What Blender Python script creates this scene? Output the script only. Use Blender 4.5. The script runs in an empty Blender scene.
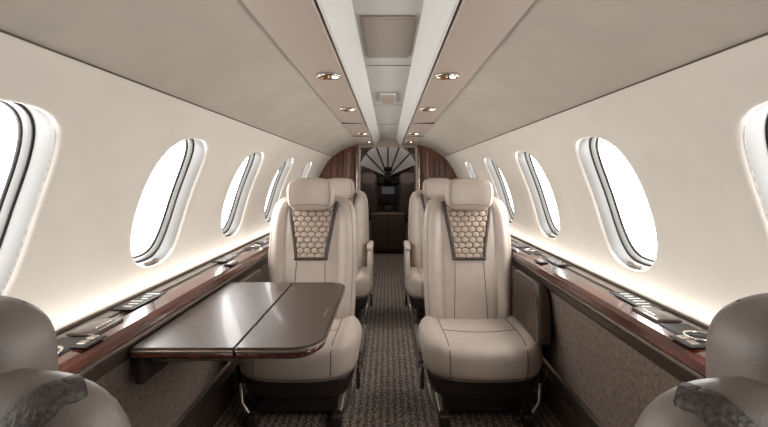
import bpy, bmesh, math, random
from mathutils import Vector, Matrix
from mathutils.bvhtree import BVHTree
random.seed(3)
sc = bpy.context.scene
H = 1.13
F = 420.0

# ------------------------------------------------------------------ materials
def srgb(r, g, b):
    def c(v):
        v /= 255.0
        return v/12.92 if v <= 0.04045 else ((v+0.055)/1.055)**2.4
    return (c(r), c(g), c(b), 1)

def mat(name, col, rough=0.5, metal=0.0, coat=0.0, bump=0.0, bscale=200, var=0.0, vscale=8, vstretch=(1,1,1), col2=None, sheen=0.0):
    m = bpy.data.materials.new(name); m.use_nodes = True
    nt = m.node_tree; N = nt.nodes; L = nt.links
    b = N['Principled BSDF']
    b.inputs['Base Color'].default_value = col
    b.inputs['Roughness'].default_value = rough
    b.inputs['Metallic'].default_value = metal
    b.inputs['Coat Weight'].default_value = coat
    b.inputs['Coat Roughness'].default_value = 0.08
    b.inputs['Sheen Weight'].default_value = sheen
    tc = N.new('ShaderNodeTexCoord')
    if var > 0 or col2:
        mp = N.new('ShaderNodeMapping'); mp.inputs['Scale'].default_value = vstretch
        L.new(tc.outputs['Object'], mp.inputs['Vector'])
        n = N.new('ShaderNodeTexNoise'); n.inputs['Scale'].default_value = vscale
        n.inputs['Detail'].default_value = 6; n.inputs['Roughness'].default_value = 0.6
        L.new(mp.outputs[0], n.inputs['Vector'])
        r = N.new('ShaderNodeValToRGB')
        r.color_ramp.elements[0].position = 0.35; r.color_ramp.elements[1].position = 0.65
        if col2:
            r.color_ramp.elements[0].color = col; r.color_ramp.elements[1].color = col2
        else:
            r.color_ramp.elements[0].color = tuple(c*(1-var) for c in col[:3])+(1,)
            r.color_ramp.elements[1].color = tuple(min(1, c*(1+var)) for c in col[:3])+(1,)
        L.new(n.outputs['Fac'], r.inputs[0]); L.new(r.outputs[0], b.inputs['Base Color'])
    if bump > 0:
        n2 = N.new('ShaderNodeTexNoise'); n2.inputs['Scale'].default_value = bscale
        n2.inputs['Detail'].default_value = 3
        L.new(tc.outputs['Object'], n2.inputs['Vector'])
        bp = N.new('ShaderNodeBump'); bp.inputs['Strength'].default_value = bump; bp.inputs['Distance'].default_value = 0.002
        L.new(n2.outputs['Fac'], bp.inputs['Height']); L.new(bp.outputs[0], b.inputs['Normal'])
    return m

def emat(name, col, s):
    m = bpy.data.materials.new(name); m.use_nodes = True
    b = m.node_tree.nodes['Principled BSDF']
    b.inputs['Base Color'].default_value = col
    b.inputs['Emission Color'].default_value = col
    b.inputs['Emission Strength'].default_value = s
    return m

M_liner = mat('liner_cream', srgb(224,217,207), 0.62, bump=0.25, bscale=60, var=0.03, vscale=5)
M_ceil = mat('ceiling_suede', srgb(178,169,158), 0.85, bump=0.3, bscale=120, var=0.06, vscale=5)
M_psu = mat('psu_beige', srgb(176,161,149), 0.45, bump=0.15, bscale=300)
M_chan = mat('channel_white', srgb(222,221,216), 0.35)
M_groove = mat('dark_groove', srgb(48,38,32), 0.6)
M_reveal = mat('window_reveal', srgb(88,86,83), 0.4)
M_gasket = mat('window_gasket', srgb(20,19,19), 0.4)
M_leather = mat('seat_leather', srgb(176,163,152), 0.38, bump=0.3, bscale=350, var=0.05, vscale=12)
M_leather_shaded = mat('seat_leather_shaded', srgb(108,98,91), 0.42, bump=0.3, bscale=350, var=0.04, vscale=12)  # seat leather darkened, shade on the nearest seats put into the colour
M_quilt = mat('quilted_leather', srgb(168,151,136), 0.42)
M_quiltb = mat('quilt_valley', srgb(78,65,56), 0.6)
M_seam = mat('seam_thread', srgb(86,73,64), 0.6)
M_band = mat('seat_band_dark', srgb(66,56,50), 0.55, bump=0.8, bscale=180)
M_strap = mat('woven_trim', srgb(36,31,28), 0.6, bump=1.0, bscale=220, col2=srgb(74,65,58), vscale=220)
M_brown = mat('brown_leather', srgb(62,48,40), 0.4, bump=0.3, bscale=300)
M_shell = mat('seat_shell', srgb(44,37,33), 0.4)
M_wood = mat('gloss_wood', srgb(42,16,11), 0.2, coat=1.0, col2=srgb(98,45,31), vscale=6, vstretch=(8,0.6,8))
M_wood2 = mat('gloss_wood_upright', srgb(66,27,19), 0.2, coat=1.0, col2=srgb(132,74,54), vscale=5, vstretch=(12,12,0.7))
M_ledge = mat('ledge_top', srgb(54,40,33), 0.3, coat=0.3, col2=srgb(70,53,44), vscale=30)
M_table = mat('table_top', srgb(60,48,42), 0.36, coat=0.12, col2=srgb(70,57,50), vscale=25, vstretch=(6,1,1))
M_chrome = mat('chrome', srgb(215,208,200), 0.18, metal=1)
M_satin = mat('satin_metal', srgb(170,158,148), 0.35, metal=1)
M_fabric = mat('sidewall_fabric', srgb(82,69,59), 0.85, bump=0.6, bscale=260, col2=srgb(118,101,88), vscale=70, sheen=0.1)
M_black = mat('black_plastic', srgb(25,23,23), 0.55)
M_white = mat('white_print', srgb(230,228,222), 0.5)
M_grille = mat('speaker_grille', srgb(166,156,147), 0.7, bump=0.6, bscale=900)
M_amber = mat('bronze_lens', srgb(150,110,80), 0.25, metal=0.7)
M_pink = mat('cockpit_trim', srgb(130,112,107), 0.6)
M_lamp = emat('reading_lamp_glow', (1,0.86,0.7,1), 6)

def carpet_mat():
    m = bpy.data.materials.new('carpet'); m.use_nodes = True
    nt = m.node_tree; N = nt.nodes; L = nt.links; b = N['Principled BSDF']
    b.inputs['Roughness'].default_value = 0.95
    tc = N.new('ShaderNodeTexCoord')
    mp = N.new('ShaderNodeMapping'); mp.inputs['Scale'].default_value = (1, 0.45, 1)
    L.new(tc.outputs['Object'], mp.inputs[0])
    n = N.new('ShaderNodeTexNoise'); n.inputs['Scale'].default_value = 150; n.inputs['Detail'].default_value = 4
    L.new(mp.outputs[0], n.inputs['Vector'])
    w = N.new('ShaderNodeTexWave'); w.wave_type = 'BANDS'; w.bands_direction = 'X'
    w.inputs['Scale'].default_value = 9; w.inputs['Distortion'].default_value = 5
    w.inputs['Detail'].default_value = 3; w.inputs['Detail Scale'].default_value = 5
    L.new(tc.outputs['Object'], w.inputs['Vector'])
    mx = N.new('ShaderNodeMath'); mx.operation = 'MULTIPLY_ADD'; mx.inputs[1].default_value = 0.16
    L.new(w.outputs['Fac'], mx.inputs[0]); L.new(n.outputs['Fac'], mx.inputs[2])
    r = N.new('ShaderNodeValToRGB')
    r.color_ramp.elements[0].position = 0.46; r.color_ramp.elements[0].color = srgb(44,37,33)
    r.color_ramp.elements[1].position = 0.74; r.color_ramp.elements[1].color = srgb(150,136,125)
    L.new(mx.outputs[0], r.inputs[0]); L.new(r.outputs[0], b.inputs['Base Color'])
    bp = N.new('ShaderNodeBump'); bp.inputs['Strength'].default_value = 0.7; bp.inputs['Distance'].default_value = 0.004
    L.new(n.outputs['Fac'], bp.inputs['Height']); L.new(bp.outputs[0], b.inputs['Normal'])
    return m
M_carpet = carpet_mat()

def glass_mat():
    m = bpy.data.materials.new('window_acrylic'); m.use_nodes = True
    nt = m.node_tree; N = nt.nodes; L = nt.links
    for n in list(N): N.remove(n)
    o = N.new('ShaderNodeOutputMaterial'); mx = N.new('ShaderNodeMixShader'); mx.inputs[0].default_value = 0.06
    t = N.new('ShaderNodeBsdfTransparent'); g = N.new('ShaderNodeBsdfGlossy'); g.inputs['Roughness'].default_value = 0.05
    L.new(t.outputs[0], mx.inputs[1]); L.new(g.outputs[0], mx.inputs[2]); L.new(mx.outputs[0], o.inputs[0])
    return m
M_glass = glass_mat()

# ------------------------------------------------------------------ helpers
def link(o, parent=None):
    sc.collection.objects.link(o)
    if parent: o.parent = parent
    return o

def empty(name, loc=(0,0,0), rz=0, parent=None):
    e = bpy.data.objects.new(name, None); e.location = loc; e.rotation_euler = (0,0,rz); e.empty_display_size = 0.1
    return link(e, parent)

def mesh(name, verts, faces, m, parent=None, smooth=True, merge=0.0, recalc=True):
    me = bpy.data.meshes.new(name)
    me.from_pydata([tuple(v) for v in verts], [], faces)
    bm = bmesh.new(); bm.from_mesh(me)
    if merge > 0: bmesh.ops.remove_doubles(bm, verts=bm.verts, dist=merge)
    if recalc: bmesh.ops.recalc_face_normals(bm, faces=bm.faces)
    bm.to_mesh(me); bm.free()
    me.materials.append(m)
    if smooth:
        for p in me.polygons: p.use_smooth = True
    o = bpy.data.objects.new(name, me)
    return link(o, parent)

def loft(name, rings, m, parent=None, caps=True, smooth=True, closed=True):
    n = len(rings[0]); V = [p for r in rings for p in r]; Fc = []
    for i in range(len(rings)-1):
        for j in range(n if closed else n-1):
            k = (j+1) % n
            Fc.append((i*n+j, i*n+k, (i+1)*n+k, (i+1)*n+j))
    if caps:
        Fc.append(tuple(range(n))[::-1]); Fc.append(tuple((len(rings)-1)*n+j for j in range(n)))
    return mesh(name, V, Fc, m, parent, smooth)

def rbox(name, c, s, m, parent=None, bev=0.005, seg=3, rot=None):
    bm = bmesh.new(); bmesh.ops.create_cube(bm, size=1)
    for v in bm.verts: v.co = Vector((v.co.x*s[0], v.co.y*s[1], v.co.z*s[2]))
    bev = min(bev, min(s)*0.49)
    if bev > 0: bmesh.ops.bevel(bm, geom=bm.edges[:], offset=bev, segments=seg, affect='EDGES', profile=0.5)
    me = bpy.data.meshes.new(name); bm.to_mesh(me); bm.free(); me.materials.append(m)
    for p in me.polygons: p.use_smooth = bev > 0.004
    o = bpy.data.objects.new(name, me); o.location = c
    if rot: o.rotation_euler = rot
    return link(o, parent)

def tube(name, pts, r, m, parent=None, cyclic=False):
    cu = bpy.data.curves.new(name, 'CURVE'); cu.dimensions = '3D'; cu.bevel_depth = r; cu.bevel_resolution = 2
    sp = cu.splines.new('POLY'); sp.points.add(len(pts)-1)
    for i, p in enumerate(pts): sp.points[i].co = (p[0], p[1], p[2], 1)
    sp.use_cyclic_u = cyclic; cu.use_fill_caps = True
    cu.materials.append(m)
    return link(bpy.data.objects.new(name, cu), parent)

def sbox(name, c, s, n, m, parent=None, res=16, deform=None):
    """superellipsoid cushion"""
    bm = bmesh.new(); bmesh.ops.create_cube(bm, size=2)
    bmesh.ops.subdivide_edges(bm, edges=bm.edges[:], cuts=res, use_grid_fill=True)
    for v in bm.verts:
        p = v.co; k = (abs(p.x)**n+abs(p.y)**n+abs(p.z)**n)**(1/n)
        q = Vector((p.x/k*s[0], p.y/k*s[1], p.z/k*s[2]))
        if deform: q = deform(q)
        v.co = q
    me = bpy.data.meshes.new(name); bm.to_mesh(me); bm.free(); me.materials.append(m)
    for p in me.polygons: p.use_smooth = True
    o = bpy.data.objects.new(name, me); o.location = c
    return link(o, parent)

def slab(name, outline, z0, z1, m, parent=None, bev=0.003):
    bm = bmesh.new()
    vs = [bm.verts.new((x,y,z0)) for x,y in outline]
    f = bm.faces.new(vs)
    r = bmesh.ops.extrude_face_region(bm, geom=[f])
    for v in [g for g in r['geom'] if isinstance(g, bmesh.types.BMVert)]: v.co.z = z1
    bmesh.ops.recalc_face_normals(bm, faces=bm.faces)
    if bev > 0:
        ed = [e for e in bm.edges if abs(e.verts[0].co.z-e.verts[1].co.z) < 1e-6]
        bmesh.ops.bevel(bm, geom=ed, offset=bev, segments=2, affect='EDGES')
    me = bpy.data.meshes.new(name); bm.to_mesh(me); bm.free(); me.materials.append(m)
    return link(bpy.data.objects.new(name, me), parent)

def strip(name, prof, y0, y1, m, parent=None, sgn=1, smooth=False, ny=2):
    """extrude an (x,z) open profile along y"""
    V = []; Fc = []; n = len(prof)
    for i in range(ny):
        y = y0+(y1-y0)*i/(ny-1)
        V += [(sgn*x, y, z) for x, z in prof]
    for i in range(ny-1):
        for j in range(n-1):
            Fc.append((i*n+j, i*n+j+1, (i+1)*n+j+1, (i+1)*n+j))
    return mesh(name, V, Fc, m, parent, smooth, recalc=False)

def bar(name, prof, y0, y1, m, parent=None, sgn=1, smooth=False):
    """closed (x,z) profile solid along y"""
    return loft(name, [[(sgn*x, y0, z) for x,z in prof], [(sgn*x, y1, z) for x,z in prof]], m, parent, True, smooth)

# ------------------------------------------------------------------ cabin shell
ctrl = [(.835,.60),(.848,.70),(.852,.80),(.838,.92),(.803,1.05),(.748,1.18),(.675,1.30),(.615,1.365),(.50,1.440),(.40,1.480),(.305,1.503)]
def catmull(P, n=24):
    out = []
    Q = [P[0]]+P+[P[-1]]
    for i in range(1, len(Q)-2):
        p0,p1,p2,p3 = Q[i-1],Q[i],Q[i+1],Q[i+2]
        for k in range(n):
            t = k/n
            out.append(tuple(0.5*((2*p1[a])+(-p0[a]+p2[a])*t+(2*p0[a]-5*p1[a]+4*p2[a]-p3[a])*t*t+(-p0[a]+3*p1[a]-3*p2[a]+p3[a])*t**3) for a in (0,1)))
    out.append(P[-1]); return out
poly = catmull(ctrl); arc = [0]
for a, b in zip(poly, poly[1:]): arc.append(arc[-1]+math.dist(a, b))
def P(s):
    s = max(0, min(arc[-1], s))
    lo, hi = 0, len(arc)-1
    while hi-lo > 1:
        md = (lo+hi)//2
        if arc[md] <= s: lo = md
        else: hi = md
    t = (s-arc[lo])/(arc[hi]-arc[lo]); a, b = poly[lo], poly[hi]
    return (a[0]+(b[0]-a[0])*t, a[1]+(b[1]-a[1])*t)
def Nrm(s):
    a, b = P(s-0.01), P(s+0.01); dx, dz = b[0]-a[0], b[1]-a[1]; l = math.hypot(dx, dz)
    return (dz/l, -dx/l)
def s_at_z(z):
    for i, p in enumerate(poly):
        if p[1] >= z: return arc[i]
S_SEAM = s_at_z(1.365); S_C = s_at_z(1.045); S_TOP = arc[-1]
HS, HY = 0.275, 0.31
WA, WB = 0.172, 0.244   # half width (y), half height (s)
Y0, Y1 = -1.3, 6.3
NS, NY = 18, 14
def sup(t, n=2.7):
    c, s = math.cos(t), math.sin(t)
    return (math.copysign(abs(c)**(2/n), c), math.copysign(abs(s)**(2/n), s))
def P3(sgn, s, y, d=0):
    x, z = P(s); nx, nz = Nrm(s)
    return (sgn*(x+nx*d), y, z+nz*d)

win_no = 0
def build_wall(name, sgn, centres):
    global win_no
    V = []; Fc = []
    def grid(ss, ys):
        b = len(V); n = len(ss)
        for y in ys:
            for s in ss: V.append(P3(sgn, s, y))
        for i in range(len(ys)-1):
            for j in range(n-1):
                Fc.append((b+i*n+j, b+i*n+j+1, b+(i+1)*n+j+1, b+(i+1)*n+j))
    s_lo = [S_C-HS+2*HS*i/NS for i in range(NS+1)]
    s_below = [i*(S_C-HS)/5 for i in range(6)]
    s_above = [S_C+HS+(S_SEAM-S_C-HS)*i/4 for i in range(5)]
    s_all = s_below + s_lo[1:] + s_above[1:]
    y = Y0
    for yc in centres:
        ya, yb = yc-HY, yc+HY
        if ya > y+1e-4: grid(s_all, [y, ya])
        ysamp = [ya+(yb-ya)*i/NY for i in range(NY+1)]
        grid(s_below, ysamp); grid(s_above, ysamp)
        per = [(s_lo[0], q) for q in ysamp[:-1]] + [(q, yb) for q in s_lo[:-1]] + [(s_lo[-1], q) for q in ysamp[::-1][:-1]] + [(q, ya) for q in s_lo[::-1][:-1]]
        n = len(per); b = len(V)
        el = []
        for s, q in per:
            t = math.atan2((s-S_C)/HS, (q-yc)/HY)
            el.append(sup(t))
        KS = [(0,0),(.2,0),(.4,0),(.6,0),(.78,.0),(.90,.001),(.96,.004),(1,.011)]
        K = len(KS)-1
        for f, d in KS:
            for (s, q), (ex, es) in zip(per, el):
                s2 = S_C+es*WB; q2 = yc+ex*WA
                V.append(P3(sgn, s+(s2-s)*f, q+(q2-q)*f, d))
        for k in range(K):
            for i in range(n):
                j = (i+1) % n
                Fc.append((b+k*n+j, b+k*n+i, b+(k+1)*n+i, b+(k+1)*n+j))
        y = yb
        # window unit
        win_no += 1
        e = empty('window_%d' % win_no, (0,0,0))
        def ring(sc_, d, ns=72):
            return [P3(sgn, S_C+sup(2*math.pi*i/ns)[1]*WB*sc_, yc+sup(2*math.pi*i/ns)[0]*WA*sc_, d) for i in range(ns)]
        loft('window_reveal', [ring(1.004,.009), ring(.990,.018), ring(.970,.036), ring(.962,.050)], M_reveal, e, caps=False)
        loft('window_gasket', [ring(.965,.049), ring(.942,.050), ring(.937,.055)], M_gasket, e, caps=False)
        loft('window_inner_frame', [ring(.94,.053), ring(.920,.060), ring(.91,.070)], M_reveal, e, caps=False)
        loft('window_seal', [ring(.912,.068), ring(.893,.070), ring(.888,.076)], M_gasket, e, caps=False)
        rr = ring(.90, .074); ctr = P3(sgn, S_C, yc, .074)
        nn = len(rr)
        mesh('window_pane', rr+[ctr], [(i, (i+1) % nn, nn) for i in range(nn)], M_glass, e)
        loft('window_shade_handle', [[(p[0],p[1],p[2]) for p in [P3(sgn, S_C-WB*.95+0.007*math.cos(a), yc-0.035+.07*k, .016+0.007*math.sin(a)) for a in [j*math.pi/4 for j in range(8)]]] for k in (0,1)], M_satin, e)
        ld = bpy.data.lights.new('window_daylight_portal', 'AREA'); ld.shape = 'RECTANGLE'; ld.size = .36; ld.size_y = .48
        ld.cycles.is_portal = True
        lo = bpy.data.objects.new('window_daylight_portal', ld)
        nx, nz = Nrm(S_C); nv = Vector((sgn*nx, 0, nz))
        lo.location = Vector(P3(sgn, S_C, yc, .085)); 
        xax = Vector((0,1,0)); zax = nv; yax = zax.cross(xax)
        lo.rotation_euler = Matrix((xax, yax, zax)).transposed().to_euler()
        link(lo, e)
    grid(s_all, [y, 4.7, Y1])
    return mesh(name, V, Fc, M_liner, None, True, merge=0.0004, recalc=True)

build_wall('wall_left', -1, [.04, .79, 1.54, 2.29, 3.04, 3.79])
build_wall('wall_right', 1, [-.02, .73, 1.48, 2.23, 2.98, 3.73])

# ceiling: both vault sides + centre channel
cs = [S_SEAM+(S_TOP-S_SEAM)*i/14 for i in range(15)]
half = [P(s) for s in cs]
ceil = strip('ceiling', [(-x, z) for x, z in half], Y0, Y1, M_ceil, None, 1, True)
strip('vault_side', half[::-1], Y0, Y1, M_ceil, ceil, 1, True)
strip('vault_backing', [(-.31,1.505),(-.31,1.62),(.31,1.62),(.31,1.505)], Y0, Y1, M_groove, ceil)
for sg in (-1, 1):
    bar('service_panel', [(.300,1.493),(.302,1.50),(.302,1.515),(.152,1.515),(.152,1.490),(.155,1.487)], Y0, 4.68, M_psu, ceil, sg)
    bar('channel_side', [(.145,1.490),(.148,1.52),(.105,1.575),(.088,1.56),(.092,1.552),(.137,1.490)], Y0, 4.68, M_chan, ceil, sg)
    x, z = P(S_SEAM)
    tube('seam_trim', [(sg*x, Y0, z-.001), (sg*x, 4.7, z-.001)], .0022, M_seam, ceil)
    for yy in (.55, 2.75, 3.6): 
        rbox('service_panel_joint', (sg*.228, yy, 1.4905), (.148,.003,.01), M_groove, ceil, 0)
strip('channel_centre', [(-.1,1.565),(.1,1.565)], Y0, 4.68, M_chan, ceil)
for yy in (.95, 1.62, 2.5, 3.4): rbox('channel_joint', (0, yy, 1.5645), (.175,.002,.003), M_seam, ceil, 0)

sp = empty('ceiling_speaker', (0,1.31,1.561), 0, ceil)
rbox('frame', (0,0,0), (.146,.376,.006), M_psu, sp, .002)
rbox('grille', (0,0,-.002), (.134,.360,.006), M_grille, sp, .002)
sp = empty('emergency_light', (0,2.25,1.557), 0, ceil)
rbox('bezel', (0,0,0), (.085,.26,.012), M_chan, sp, .004)
rbox('lens', (0,0,-.004), (.065,.23,.010), M_psu, sp, .004)

def gasper(sg, y):
    e = empty('air_vent', (sg*.205, y, 1.486), 0, ceil)
    def ell(a, b, z, n=32): return [(a*math.cos(2*math.pi*i/n), b*math.sin(2*math.pi*i/n), z) for i in range(n)]
    loft('bezel', [ell(.044,.034,.004), ell(.044,.034,-.004), ell(.040,.030,-.008), ell(.035,.025,-.004), ell(.033,.023,.002)], M_chrome, e)
    loft('nozzle', [[(p[0]-.012,p[1],p[2]) for p in ell(.016,.016,-.002)], [(p[0]-.012,p[1],p[2]) for p in ell(.013,.013,-.012)], [(p[0]-.012,p[1],p[2]) for p in ell(.006,.006,-.010)]], M_amber, e)
    loft('lamp', [[(p[0]+.020,p[1],p[2]) for p in ell(.010,.010,-.002)], [(p[0]+.020,p[1],p[2]) for p in ell(.009,.009,-.008)]], M_lamp, e)
for sg in (-1,1):
    for y in (.7, 1.46, 2.16, 3.35, 4.1): gasper(sg, y)

mesh('floor', [(-.95,Y0,0),(.95,Y0,0),(.95,7.6,0),(-.95,7.6,0)], [(0,1,2,3)], M_carpet, None, False)
mesh('wall_back', [(-.95,Y0,0),(.95,Y0,0),(.95,Y0,1.7),(-.95,Y0,1.7)], [(0,1,2,3)], M_psu, None, False)

# lower side walls and ledges
LT = .732  # ledge top
for sg, nm in ((-1,'left'), (1,'right')):
    lw = strip('wall_lower_'+nm, [(.735,.66),(.728,.62),(.735,.56),(.752,.46),(.775,.33),(.792,.22),(.80,.0)], Y0, 6.3, M_fabric, None, sg, True)
    bar('leather_border', [(.700,.672),(.707,.645),(.722,.628),(.735,.625),(.74,.672)], Y0, 4.6, M_brown, lw, sg, False)
    # upholstered pocket panel beside each seat, with a thin bright edge
    for y in (2.06, 3.33):
        def od(q):
            q.x -= sg*.010*max(0, q.z/.12); q.z += .03*(q.y/.2) if q.z < 0 else 0; return q
        sbox('outboard_armrest', (sg*.700, y, .52), (.036,.20,.135), 5, M_brown, lw, 10, od)
        tube('armrest_edge', [(sg*(.664-.010*max(0, math.sin(a))), y-.192, .52+.130*math.sin(a)) for a in [(-1.2+2.3*i/12) for i in range(13)]], .003, M_satin, lw)
    bb = bar('baseboard_'+nm, [(.800,.13),(.785,.128),(.780,.12),(.780,.02),(.800,.01)], Y0, 4.65, M_brown, None, sg)
    bar('metal_trim', [(.789,.222),(.776,.215),(.772,.185),(.776,.158),(.793,.15)], Y0, 4.65, M_satin, bb, sg)
    e = empty('side_ledge', (0,0,0))
    bar('ledge_top', [(.845,LT-.04),(.845,LT),(.80,LT),(.795,LT-.006),(.795,LT-.04)], Y0, 4.65, M_ledge, e, sg)
    bar('ledge_channel', [(.797,LT-.04),(.797,LT-.006),(.762,LT-.006),(.762,LT-.04)], Y0, 4.65, M_ledge, e, sg)
    bar('wood_inlay', [(.763,LT-.04),(.763,LT-.003),(.758,LT),(.712,LT-.006),(.698,LT-.016),(.694,LT-.034),(.700,LT-.042),(.74,LT-.042)], Y0, 4.65, M_wood, e, sg, False)
    bar('metal_strip', [(.698,LT-.043),(.694,LT-.045),(.694,LT-.050),(.700,LT-.053),(.74,LT-.05)], Y0, 4.65, M_satin, e, sg)
    tube('wall_base_trim', [(sg*.845,Y0,LT+.003),(sg*.845,4.6,LT+.003)], .004, M_seam, e)
    for y in ((.95, 2.45, 3.5) if sg < 0 else (1.05, 2.3, 3.1, 4.0)):
        c = empty('cup_holder', (sg*.778, y, LT-.002), 0, e)
        def cir(r, z, n=32, cx=0): return [(cx+r*math.cos(2*math.pi*i/n), r*math.sin(2*math.pi*i/n), z) for i in range(n)]
        rbox('plate', (0,0,-.002), (.080,.20,.010), M_black, c, .004)
        loft('rim', [cir(.034,.002), cir(.036,.007), cir(.032,.009), cir(.029,.006), cir(.028,.003)], M_chrome, c, caps=False)
        loft('well', [cir(.029,.005), cir(.027,.0035)], M_black, c)
        rbox('tray_lid', (0,.17,.002), (.075,.12,.012), M_ledge, c, .005)
        rbox('tray_handle', (-sg*.02,.17,.009), (.006,.06,.006), M_chrome, c, .002)
    for y in ((1.02,1.95) if sg < 0 else (1.02,2.0)):
        s = empty('switch_plate', (sg*.728, y, LT+.001), 0, e)
        rbox('plate', (0,0,0), (.045,.075,.006), M_black, s, .003)
        for k in (-1,1): rbox('button', (0,k*.016,.003), (.02,.022,.006), M_satin, s, .002)
    for y in (1.36, 2.08 if sg < 0 else 2.0):
        s = empty('safety_placard', (sg*.800, y, LT+.002), 0, e)
        rbox('plate', (0,0,0), (.065,.20,.003), M_black, s, .001)
        for i in range(6):
            w = random.uniform(.02,.045)
            rbox('print_line', (random.uniform(-.006,.006), -.07+i*.028, .0018), (w,.009,.001), M_white, s, 0)
    wl = bpy.data.lights.new('sidewall_wash_led', 'AREA'); wl.shape = 'RECTANGLE'; wl.size = .012; wl.size_y = 4.2
    wl.energy = 2.6; wl.color = (1,.95,.88)
    lo = bpy.data.objects.new('sidewall_wash_led', wl); lo.location = (sg*.825, 2.45, LT+.006)
    lo.rotation_euler = (math.pi, 0, 0); link(lo, e)

# ------------------------------------------------------------------ table
def arc_pts(cx, cy, r, a0, a1, n=10):
    return [(cx+r*math.cos(math.radians(a0+(a1-a0)*i/n)), cy+r*math.sin(math.radians(a0+(a1-a0)*i/n))) for i in range(n+1)]
tb = empty('folding_table', (0,0,0))
TY0, TY1 = 1.12, 1.84
xr = -.178
def inset(d):
    L_ = [(-.690,TY0+d),(-.414,TY0+d),(-.414,TY1-d),(-.690,TY1-d)]
    R_ = [(-.409,TY0+d)] + arc_pts(xr-.09,TY0+.09,.09-d,-90,0) + arc_pts(xr-.07,TY1-.07,.07-d,0,90) + [(-.409,TY1-d)]
    return L_, R_
for d, z0, z1, m, nm, bv in ((.005,.670,.675,M_table,'leaf_top',.002),(.0,.661,.670,M_satin,'metal_edge',.003),(.004,.648,.661,M_wood,'wood_edge',.004),(.02,.638,.648,M_brown,'underside',.002)):
    L_, R_ = inset(d)
    slab(nm, L_, z0, z1, m, tb, bv); slab(nm, R_, z0, z1, m, tb, bv)
rbox('latch', (-.21,1.42,.6755), (.006,.10,.002), M_satin, tb, 0)
rbox('support_arm', (-.56,1.22,.62), (.24,.035,.035), M_satin, tb, .008)
rbox('support_arm', (-.56,1.70,.62), (.24,.035,.035), M_satin, tb, .008)
rbox('support_rail', (-.695,1.48,.595), (.03,.62,.09), M_shell, tb, .01)

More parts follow.
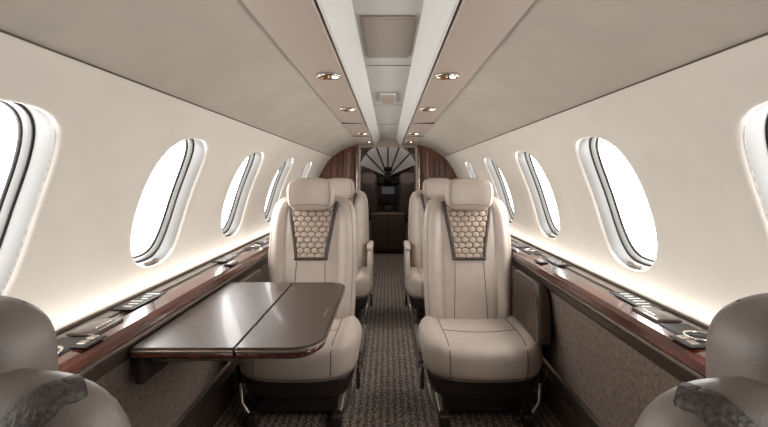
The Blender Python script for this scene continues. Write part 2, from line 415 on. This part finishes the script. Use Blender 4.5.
# ------------------------------------------------------------------ seats
def lerp_tab(tab, v):
    for (a, fa), (b, fb) in zip(tab, tab[1:]):
        if v <= b: 
            t = (v-a)/(b-a); return fa+(fb-fa)*t
    return tab[-1][1]
def build_seat(x0, y0, rz=0, top=1.025, arm_up=False, LM=None, lean=.11, hro=.015, strap=False):
    LM = LM or M_leather
    e = empty('passenger_seat', (x0, y0, 0), rz)
    zb = .30; Hh = top-zb
    WT = [(0,.222),(.08,.238),(.25,.245),(.5,.25),(.75,.245),(.86,.238),(.92,.228),(.96,.212),(.985,.186),(1,.14)]
    TT = [(0,.06),(.1,.07),(.5,.062),(.85,.055),(.94,.047),(.98,.036),(1,.022)]
    def w(v): return lerp_tab(WT, v)
    def t(v): return lerp_tab(TT, v)
    def yc(v): return .165+lean*v
    NE = 3.2
    def vt(u, v):
        bol = -.026*math.exp(-((abs(u)-.80)/.14)**2)
        bol *= min(1, v*6)*min(1, (1-v)*8)
        lum = -.014*math.exp(-((v-.28)/.2)**2)*(1-u*u)
        groove = .009*math.exp(-((abs(u)-.60)/.03)**2)*min(1, (1-v)*8)
        return bol+lum+groove
    def front(x, v, off=0):
        u = max(-.999, min(.999, x/w(v)))
        return (x, yc(v)-t(v)*(1-abs(u)**NE)**(1/NE)+vt(u, v)-off, zb+Hh*v)
    def rear(x, v, off=0):
        u = max(-.999, min(.999, x/w(v)))
        return (x, yc(v)+t(v)*(1-abs(u)**NE)**(1/NE)+off, zb+Hh*v)
    rings = []
    vs = [0,.01,.03]+[i/30 for i in range(2,29)]+[.95,.965,.98,.99,.997,1]
    NR = 160
    for v in vs:
        r = []
        for i in range(NR):
            a = 2*math.pi*i/NR; c, s = math.cos(a), math.sin(a)
            x = w(v)*math.copysign(abs(c)**(2/NE), c); y = yc(v)+t(v)*math.copysign(abs(s)**(2/NE), s)
            if s < 0: y += vt(x/w(v), v)
            r.append((x, y, zb+Hh*v))
        rings.append(r)
    bk = loft('backrest', rings, LM, e)
    vb, vtp = .545, .962
    def hx(v):
        k = max(0,(v-vb)/(vtp-vb)); return .072+.054*k**1.15
    V_=[];F_=[]; nx=12; nv=24
    for i in range(nv+1):
        v = vb+(vtp-vb)*i/nv
        for j in range(nx+1): V_.append(front(-hx(v)+2*hx(v)*j/nx, v, .003))
    for i in range(nv):
        for j in range(nx): F_.append((i*(nx+1)+j,i*(nx+1)+j+1,(i+1)*(nx+1)+j+1,(i+1)*(nx+1)+j))
    mesh('quilt_base', V_, F_, M_quiltb, e)
    V_=[];F_=[]
    R = .0235; dz = R*1.5*.82; dx = R*math.sqrt(3)
    row = 0; z = zb+Hh*vb+.004
    while z < zb+Hh*vtp+R:
        for k in range(-6, 7):
            cx = k*dx+(dx/2 if row % 2 else 0)
            v0 = (z-zb)/Hh
            if v0 < vb-.02 or v0 > vtp+.02 or abs(cx) > hx(max(vb,min(vtp,v0)))+R*.6: continue
            def cl(px, pz, off):
                v = max(vb, min(vtp, (pz-zb)/Hh)); h = hx(v); return front(max(-h, min(h, px)), v, off)
            b = len(V_)
            for sc_, off in ((.93,.003),(.85,.0065),(.68,.0085),(.40,.0098)):
                for a in range(6):
                    an = math.pi/6+a*math.pi/3
                    V_.append(cl(cx+R*sc_*math.cos(an), z+R*sc_*.82*math.sin(an), off))
            V_.append(cl(cx, z, .010))
            for q in range(3):
                for a in range(6):
                    F_.append((b+q*6+a, b+q*6+(a+1)%6, b+(q+1)*6+(a+1)%6, b+(q+1)*6+a))
            for a in range(6): F_.append((b+18+a, b+18+(a+1)%6, b+24))
        z += dz; row += 1
    mesh('quilted_panel', V_, F_, M_quilt, e, smooth=False)
    for nm, fn in (('band_front', front), ('band_rear', rear)):
        V_=[];F_=[]; nb = 22
        if nm == 'band_rear' and strap:
            # woven trim crossing each shoulder, laid on the real surface
            bvh = BVHTree.FromPolygons([v.co.copy() for v in bk.data.vertices], [tuple(p.vertices) for p in bk.data.polygons])
            n = 24
            for sg in (-1,1):
                cen = []
                for i in range(n+1):
                    k = i/n
                    g = Vector((sg*(.215-.10*k), .185+.075*k, top+.02-.11*k))
                    co_, no_, _, _ = bvh.find_nearest(g); cen.append((co_, no_))
                b = len(V_)
                for i in range(n+1):
                    c0 = cen[max(0,i-1)][0]; c1 = cen[min(n,i+1)][0]
                    co_, no_ = cen[i]
                    side = (c1-c0).cross(no_).normalized()
                    for o, off in ((-.017,-.002),(-.015,.004),(-.005,.005),(.005,.005),(.015,.004),(.017,-.002)):
                        q, qn, _, _ = bvh.find_nearest(co_+side*o)
                        V_.append(q+qn*off)
                for i in range(n):
                    for j in range(5): F_.append((b+i*6+j,b+i*6+j+1,b+(i+1)*6+j+1,b+(i+1)*6+j))
            mesh('shoulder_trim', V_, F_, M_strap, e)
            continue
        for sg in (-1,1):
            b = len(V_)
            for i in range(nb+1):
                v = vb-.018+(vtp+.018-vb)*i/nb; h = hx(max(v,vb))
                for o, off in ((-.002,.001),(.000,.008),(.019,.008),(.021,-.004)): V_.append(fn(sg*(h+o), v, off))
            for i in range(nb):
                for j in range(3): F_.append((b+i*4+j,b+i*4+j+1,b+(i+1)*4+j+1,b+(i+1)*4+j))
        b = len(V_)
        for i in range(13):
            x = -.090+.180*i/12
            for dv, off in ((-.0,-.002),(-.002,.009),(-.024,.009),(-.028,-.004)): V_.append(fn(x, vb+dv+.002, off))
        for i in range(12):
            for j in range(3): F_.append((b+i*4+j,b+i*4+j+1,b+(i+1)*4+j+1,b+(i+1)*4+j))
        mesh(nm, V_, F_, M_band, e)
    for sg in (-1,1):
        tube('seam', [front(sg*(.078+.014*(1-i/16)), .02+.49*i/16, -.0005) for i in range(17)], .0022, M_seam, e)
        tube('seam', [front(sg*(w(.03+.9*i/24)*.92), .03+.9*i/24, -.0005) for i in range(25)], .0016, M_seam, e)
    def hd(q):
        k = q.z/.092
        q.x *= 1-.06*max(0,-k)**2
        q.y += -.018*(abs(q.x)/.13)**2
        return q
    hz = top+hro
    sbox('headrest', (0, .175, hz), (.130,.052,.090), 3.4, LM, e, 20, hd)
    def hf(x, z):
        k = max(0, 1-abs(x/.13)**3.4-abs(z/.09)**3.4)
        q = hd(Vector((x, -.052*k**(1/3.4), z))); return (q.x, q.y+.175, q.z+hz)
    for sg in (-1,1):
        tube('headrest_post', [(sg*.05,.19,top-.07),(sg*.05,.185,hz)], .007, M_chrome, e)
        tube('headrest_seam', [hf(sg*(.100+.008*math.cos(i/12*math.pi-math.pi/2)), -.076+.152*i/12) for i in range(13)], .0014, M_seam, e)
    tube('headrest_seam', [hf(-.10+.2*i/12, -.06+.006*math.sin(i/12*math.pi)) for i in range(13)], .0014, M_seam, e)
    ca, cb, cc, cn = .288, .262, .098, 4.4
    cz = .288
    def cd(q):
        u = q.x/ca; vv = q.y/cb
        if q.z > 0: q.z += .018*math.exp(-((abs(u)-.80)/.14)**2) - .006*(1-u*u)
        if vv < 0: q.y -= .03*(1-u*u)*abs(vv)**2; q.x *= 1-.05*vv*vv
        q.z += -.012*vv
        q.x *= 1-.05*max(0,-q.z/cc)
        return q
    sbox('seat_cushion', (0,-.03,cz), (ca,cb,cc), cn, LM, e, 28, cd)
    def ctop(x, y, off=0):
        k = max(0, 1-abs(x/ca)**cn-abs(y/cb)**cn)
        q = cd(Vector((x, y, cc*k**(1/cn)))); return (q.x, q.y-.03, q.z+cz+off)
    def cfront(x, z, off=0):
        k = max(0, 1-abs(x/ca)**cn-abs(z/cc)**cn)
        q = cd(Vector((x, -cb*k**(1/cn), z))); return (q.x, q.y-.03-off, q.z+cz)
    for sg in (-1,1):
        tube('seam', [ctop(sg*.18, .2-.42*i/16, .0) for i in range(17)] + [cfront(sg*.18, .06-.13*i/8) for i in range(9)], .0022, M_seam, e)
    tube('seam', [ctop(-.178+.356*i/16, -.06-.03*math.sin(math.pi*i/16), .0) for i in range(17)], .002, M_seam, e)
    tube('seam', [cfront(-.25+.50*i/20, -.055) for i in range(21)], .002, M_seam, e)
    def shd(q):
        k = (q.z/.075+1)/2; q.x *= .86+.14*k; q.y *= .84+.16*k; return q
    sbox('seat_shell', (0,-.02,.175), (.275,.26,.075), 5, M_shell, e, 12, shd)
    loft('backrest_shell', [[(p[0]*1.0, p[1]+.004, p[2]) for p in r[:NR//2+1]] + [(p[0], p[1]+.02, p[2]) for p in r[:NR//2+1][::-1]] for r in rings[1:12]], M_shell, e)
    rbox('pedestal', (0,.0,.075), (.38,.36,.11), M_shell, e, .02)
    for sg in (-1,1):
        rbox('base_rail', (sg*.19,.0,.020), (.035,.50,.036), M_satin, e, .008)
        rbox('base_foot', (sg*.19,-.24,.03), (.05,.06,.058), M_shell, e, .01)
        def ad(q):
            k = (q.y/.2); q.z *= 1-.25*max(0,-k)**2; return q
        if arm_up:
            sbox('armrest_body', (sg*.270,.05,.40), (.022,.19,.17), 4, LM, e, 8, ad)
            sbox('armrest_pad', (sg*.270,.04,.575), (.026,.19,.022), 3.5, LM, e, 8, ad)
        else:
            sbox('armrest_body', (sg*.286,.06,.225), (.016,.19,.055), 4, M_brown, e, 8, ad)
            sbox('armrest_pad', (sg*.286,.06,.285), (.020,.195,.018), 3.5, M_brown, e, 8, ad)
        tube('armrest_trim', [(sg*.300,-.11+.33*i/8,.235) for i in range(9)], .003, M_chrome, e)
        rbox('side_lever', (sg*.285,-.16,.19), (.018,.06,.10), M_shell, e, .006)
        rbox('side_lever_tip', (sg*.292,-.175,.225), (.012,.03,.018), M_chrome, e, .004)
        tube('seat_frame_leg', [(sg*.262,-.19,.17),(sg*.245,-.23,.10),(sg*.2,-.23,.03)], .010, M_satin, e)
    return e

build_seat(.447, 2.155)
build_seat(-.425, 2.155)
build_seat(.425, 3.42, arm_up=True)
build_seat(-.415, 3.42, arm_up=True)
build_seat(.484, .605, math.pi, top=.930, LM=M_leather_shaded, lean=.03, hro=-.010, strap=True)
build_seat(-.498, .605, math.pi, top=.938, LM=M_leather_shaded, lean=.03, hro=-.020, strap=True)

# ------------------------------------------------------------------ forward partitions
def partition(sg, nm):
    e = empty('wall_partition_'+nm, (0,0,0))
    s0 = s_at_z(.72)
    out = [(.79,.0),(.79,.25),(.73,.5),(.72,.66),(.83,.72)] + [P(s0+(S_TOP-.02-s0)*i/24) for i in range(25)]
    inner = [(.335,1.46),(.325,1.38),(.325,0)]
    pr = out+inner
    loft('panel', [[(sg*x,4.66,z) for x,z in pr], [(sg*x,4.72,z) for x,z in pr]], M_wood2, e, True, False)
    for k in range(5):
        x = .37+.065*k
        pts = [(sg*(x+.05*(i/10)**2), 4.655, (1.45-.035*k)-(.62-.03*k)*i/10) for i in range(11)]
        tube('inlay', pts, .004 if k % 2 else .006, (M_satin if k == 1 else M_groove), e)
    tube('lit_edge_strip', [(sg*.345,4.652,1.40),(sg*.345,4.652,.75)], .006, M_chrome, e)
    rbox('edge_trim', (sg*.320,4.69,.73), (.02,.08,1.46), M_psu, e, .006)
    rbox('lower_cabinet', (sg*.52,4.60,.30), (.38,.10,.60), M_brown, e, .01)
    rbox('cabinet_top', (sg*.52,4.60,.61), (.39,.12,.02), M_wood, e, .004)
    for k in range(2): rbox('cabinet_seam', (sg*.52,4.549,.2+.2*k), (.36,.003,.004), M_groove, e, 0)
partition(-1,'left'); partition(1,'right')
mesh('trim_1', [(-.34,4.68,1.47),(.34,4.68,1.47),(.34,4.68,1.62),(-.34,4.68,1.62)], [(0,1,2,3)], M_psu, None, False)

for sg, nm in ((-1,'galley_cabinet'),(1,'wardrobe_cabinet')):
    e = empty(nm, (sg*.48,5.45,0))
    rbox('body', (0,0,.68), (.20,1.2,1.34), M_wood2, e, .01)
    rbox('face_panel', (-sg*.103,-.3,.85), (.01,.5,.9), M_brown, e, .004)
    rbox('face_panel', (-sg*.103,.28,.85), (.01,.5,.9), M_brown, e, .004)
    rbox('handle', (-sg*.112,-.08,.9), (.012,.02,.12), M_chrome, e, .004)
dl = empty('entry_fill_light', (0,5.3,1.612))  # added fill light with its housing, brightens the entry woodwork
rbox('fill_light_housing', (0,0,0), (.20,.50,.012), M_chan, dl, .004)
al = bpy.data.lights.new('lamp', 'AREA'); al.shape='RECTANGLE'; al.size=.16; al.size_y=.44; al.energy=7; al.color=(1,.92,.84)
lo = bpy.data.objects.new('lamp', al); lo.location=(0,0,-.010); link(lo, dl)

# ------------------------------------------------------------------ cockpit
ck = empty('cockpit', (0,0,0))
loft('nose_shell', [[(r*1.0*math.cos(a), y, .80+r*.92*math.sin(a)) for a in [math.pi*2*i/48 for i in range(48)]] for y, r in ((6.2,.95),(6.6,.93),(7.3,.72),(7.6,.5))], M_pink, ck, caps=False)
mesh('nose_cap', [(-.9,7.55,-.1),(.9,7.55,-.1),(.9,7.55,1.7),(-.9,7.55,1.7)], [(0,1,2,3)], M_groove, ck, False)
M_sky = emat('windshield_daylight', srgb(150,142,138), .36)
for i in range(6):
    a0 = math.radians(20+i*23.33+1.5); a1 = math.radians(20+(i+1)*23.33-1.5)
    def pp(a, r, y): return (r*math.cos(a)*.9, y, 1.15+r*math.sin(a)*1.0)
    mesh('windshield_pane', [pp(a0,.07,7.1),pp(a1,.07,7.1),pp(a1,.52,6.5),pp(a0,.52,6.5)], [(0,1,2,3)], M_sky, ck, False)
    tube('windshield_post', [pp(a0-.02,.06,7.08), pp(a0-.02,.54,6.47)], .012, M_brown, ck)
sbox('glareshield', (0,6.95,1.06), (.55,.16,.06), 3, M_black, ck, 10)
rbox('instrument_panel', (0,6.88,.88), (1.0,.06,.36), M_black, ck, .02)
M_scr = emat('avionics_screen', srgb(110,115,125), .12)
for x in (-.30,0,.30): rbox('display', (x,6.845,.93), (.20,.01,.12), M_scr, ck, .004)
sbox('overhead_console', (0,6.7,1.27), (.07,.10,.04), 3, M_black, ck, 8)
sbox('standby_compass', (0,6.65,1.14), (.06,.05,.08), 2.5, M_black, ck, 8)
for sg in (-1,1):
    sbox('pilot_seat_back', (sg*.36,6.35,.80), (.21,.06,.33), 3.5, M_brown, ck, 10)
    sbox('pilot_headrest', (sg*.30,6.34,1.12), (.13,.05,.09), 3, M_pink, ck, 8)
    tube('yoke', [(sg*.36-.1,6.72,.95),(sg*.36-.1,6.7,.85),(sg*.36+.1,6.7,.85),(sg*.36+.1,6.72,.95)], .012, M_black, ck)
rbox('center_pedestal', (0,6.45,.32), (.50,.4,.60), M_brown, ck, .02)
for sg in (-1,1):
    rbox('pedestal_panel', (sg*.125,6.24,.34), (.235,.02,.54), M_brown, ck, .006)
    rbox('pedestal_trim', (sg*.125,6.228,.60), (.235,.01,.012), M_satin, ck, .003)
rbox('throttle', (0,6.4,.66), (.12,.1,.1), M_black, ck, .02)

# ------------------------------------------------------------------ light
wd = bpy.data.worlds.new('overcast_daylight'); sc.world = wd; wd.use_nodes = True
bg = wd.node_tree.nodes['Background']; bg.inputs[0].default_value = (1.0,.99,.975,1); bg.inputs[1].default_value = 13.5

cam = bpy.data.cameras.new('camera'); co = bpy.data.objects.new('camera', cam); link(co)
co.location = (0,0,H); co.rotation_euler = (math.pi/2,0,0)
cam.sensor_width = 36; cam.lens = F/768*36; cam.shift_x = -4/768; cam.shift_y = -35.5/768; cam.clip_start = .02
sc.camera = co
sc.view_settings.view_transform = 'Standard'
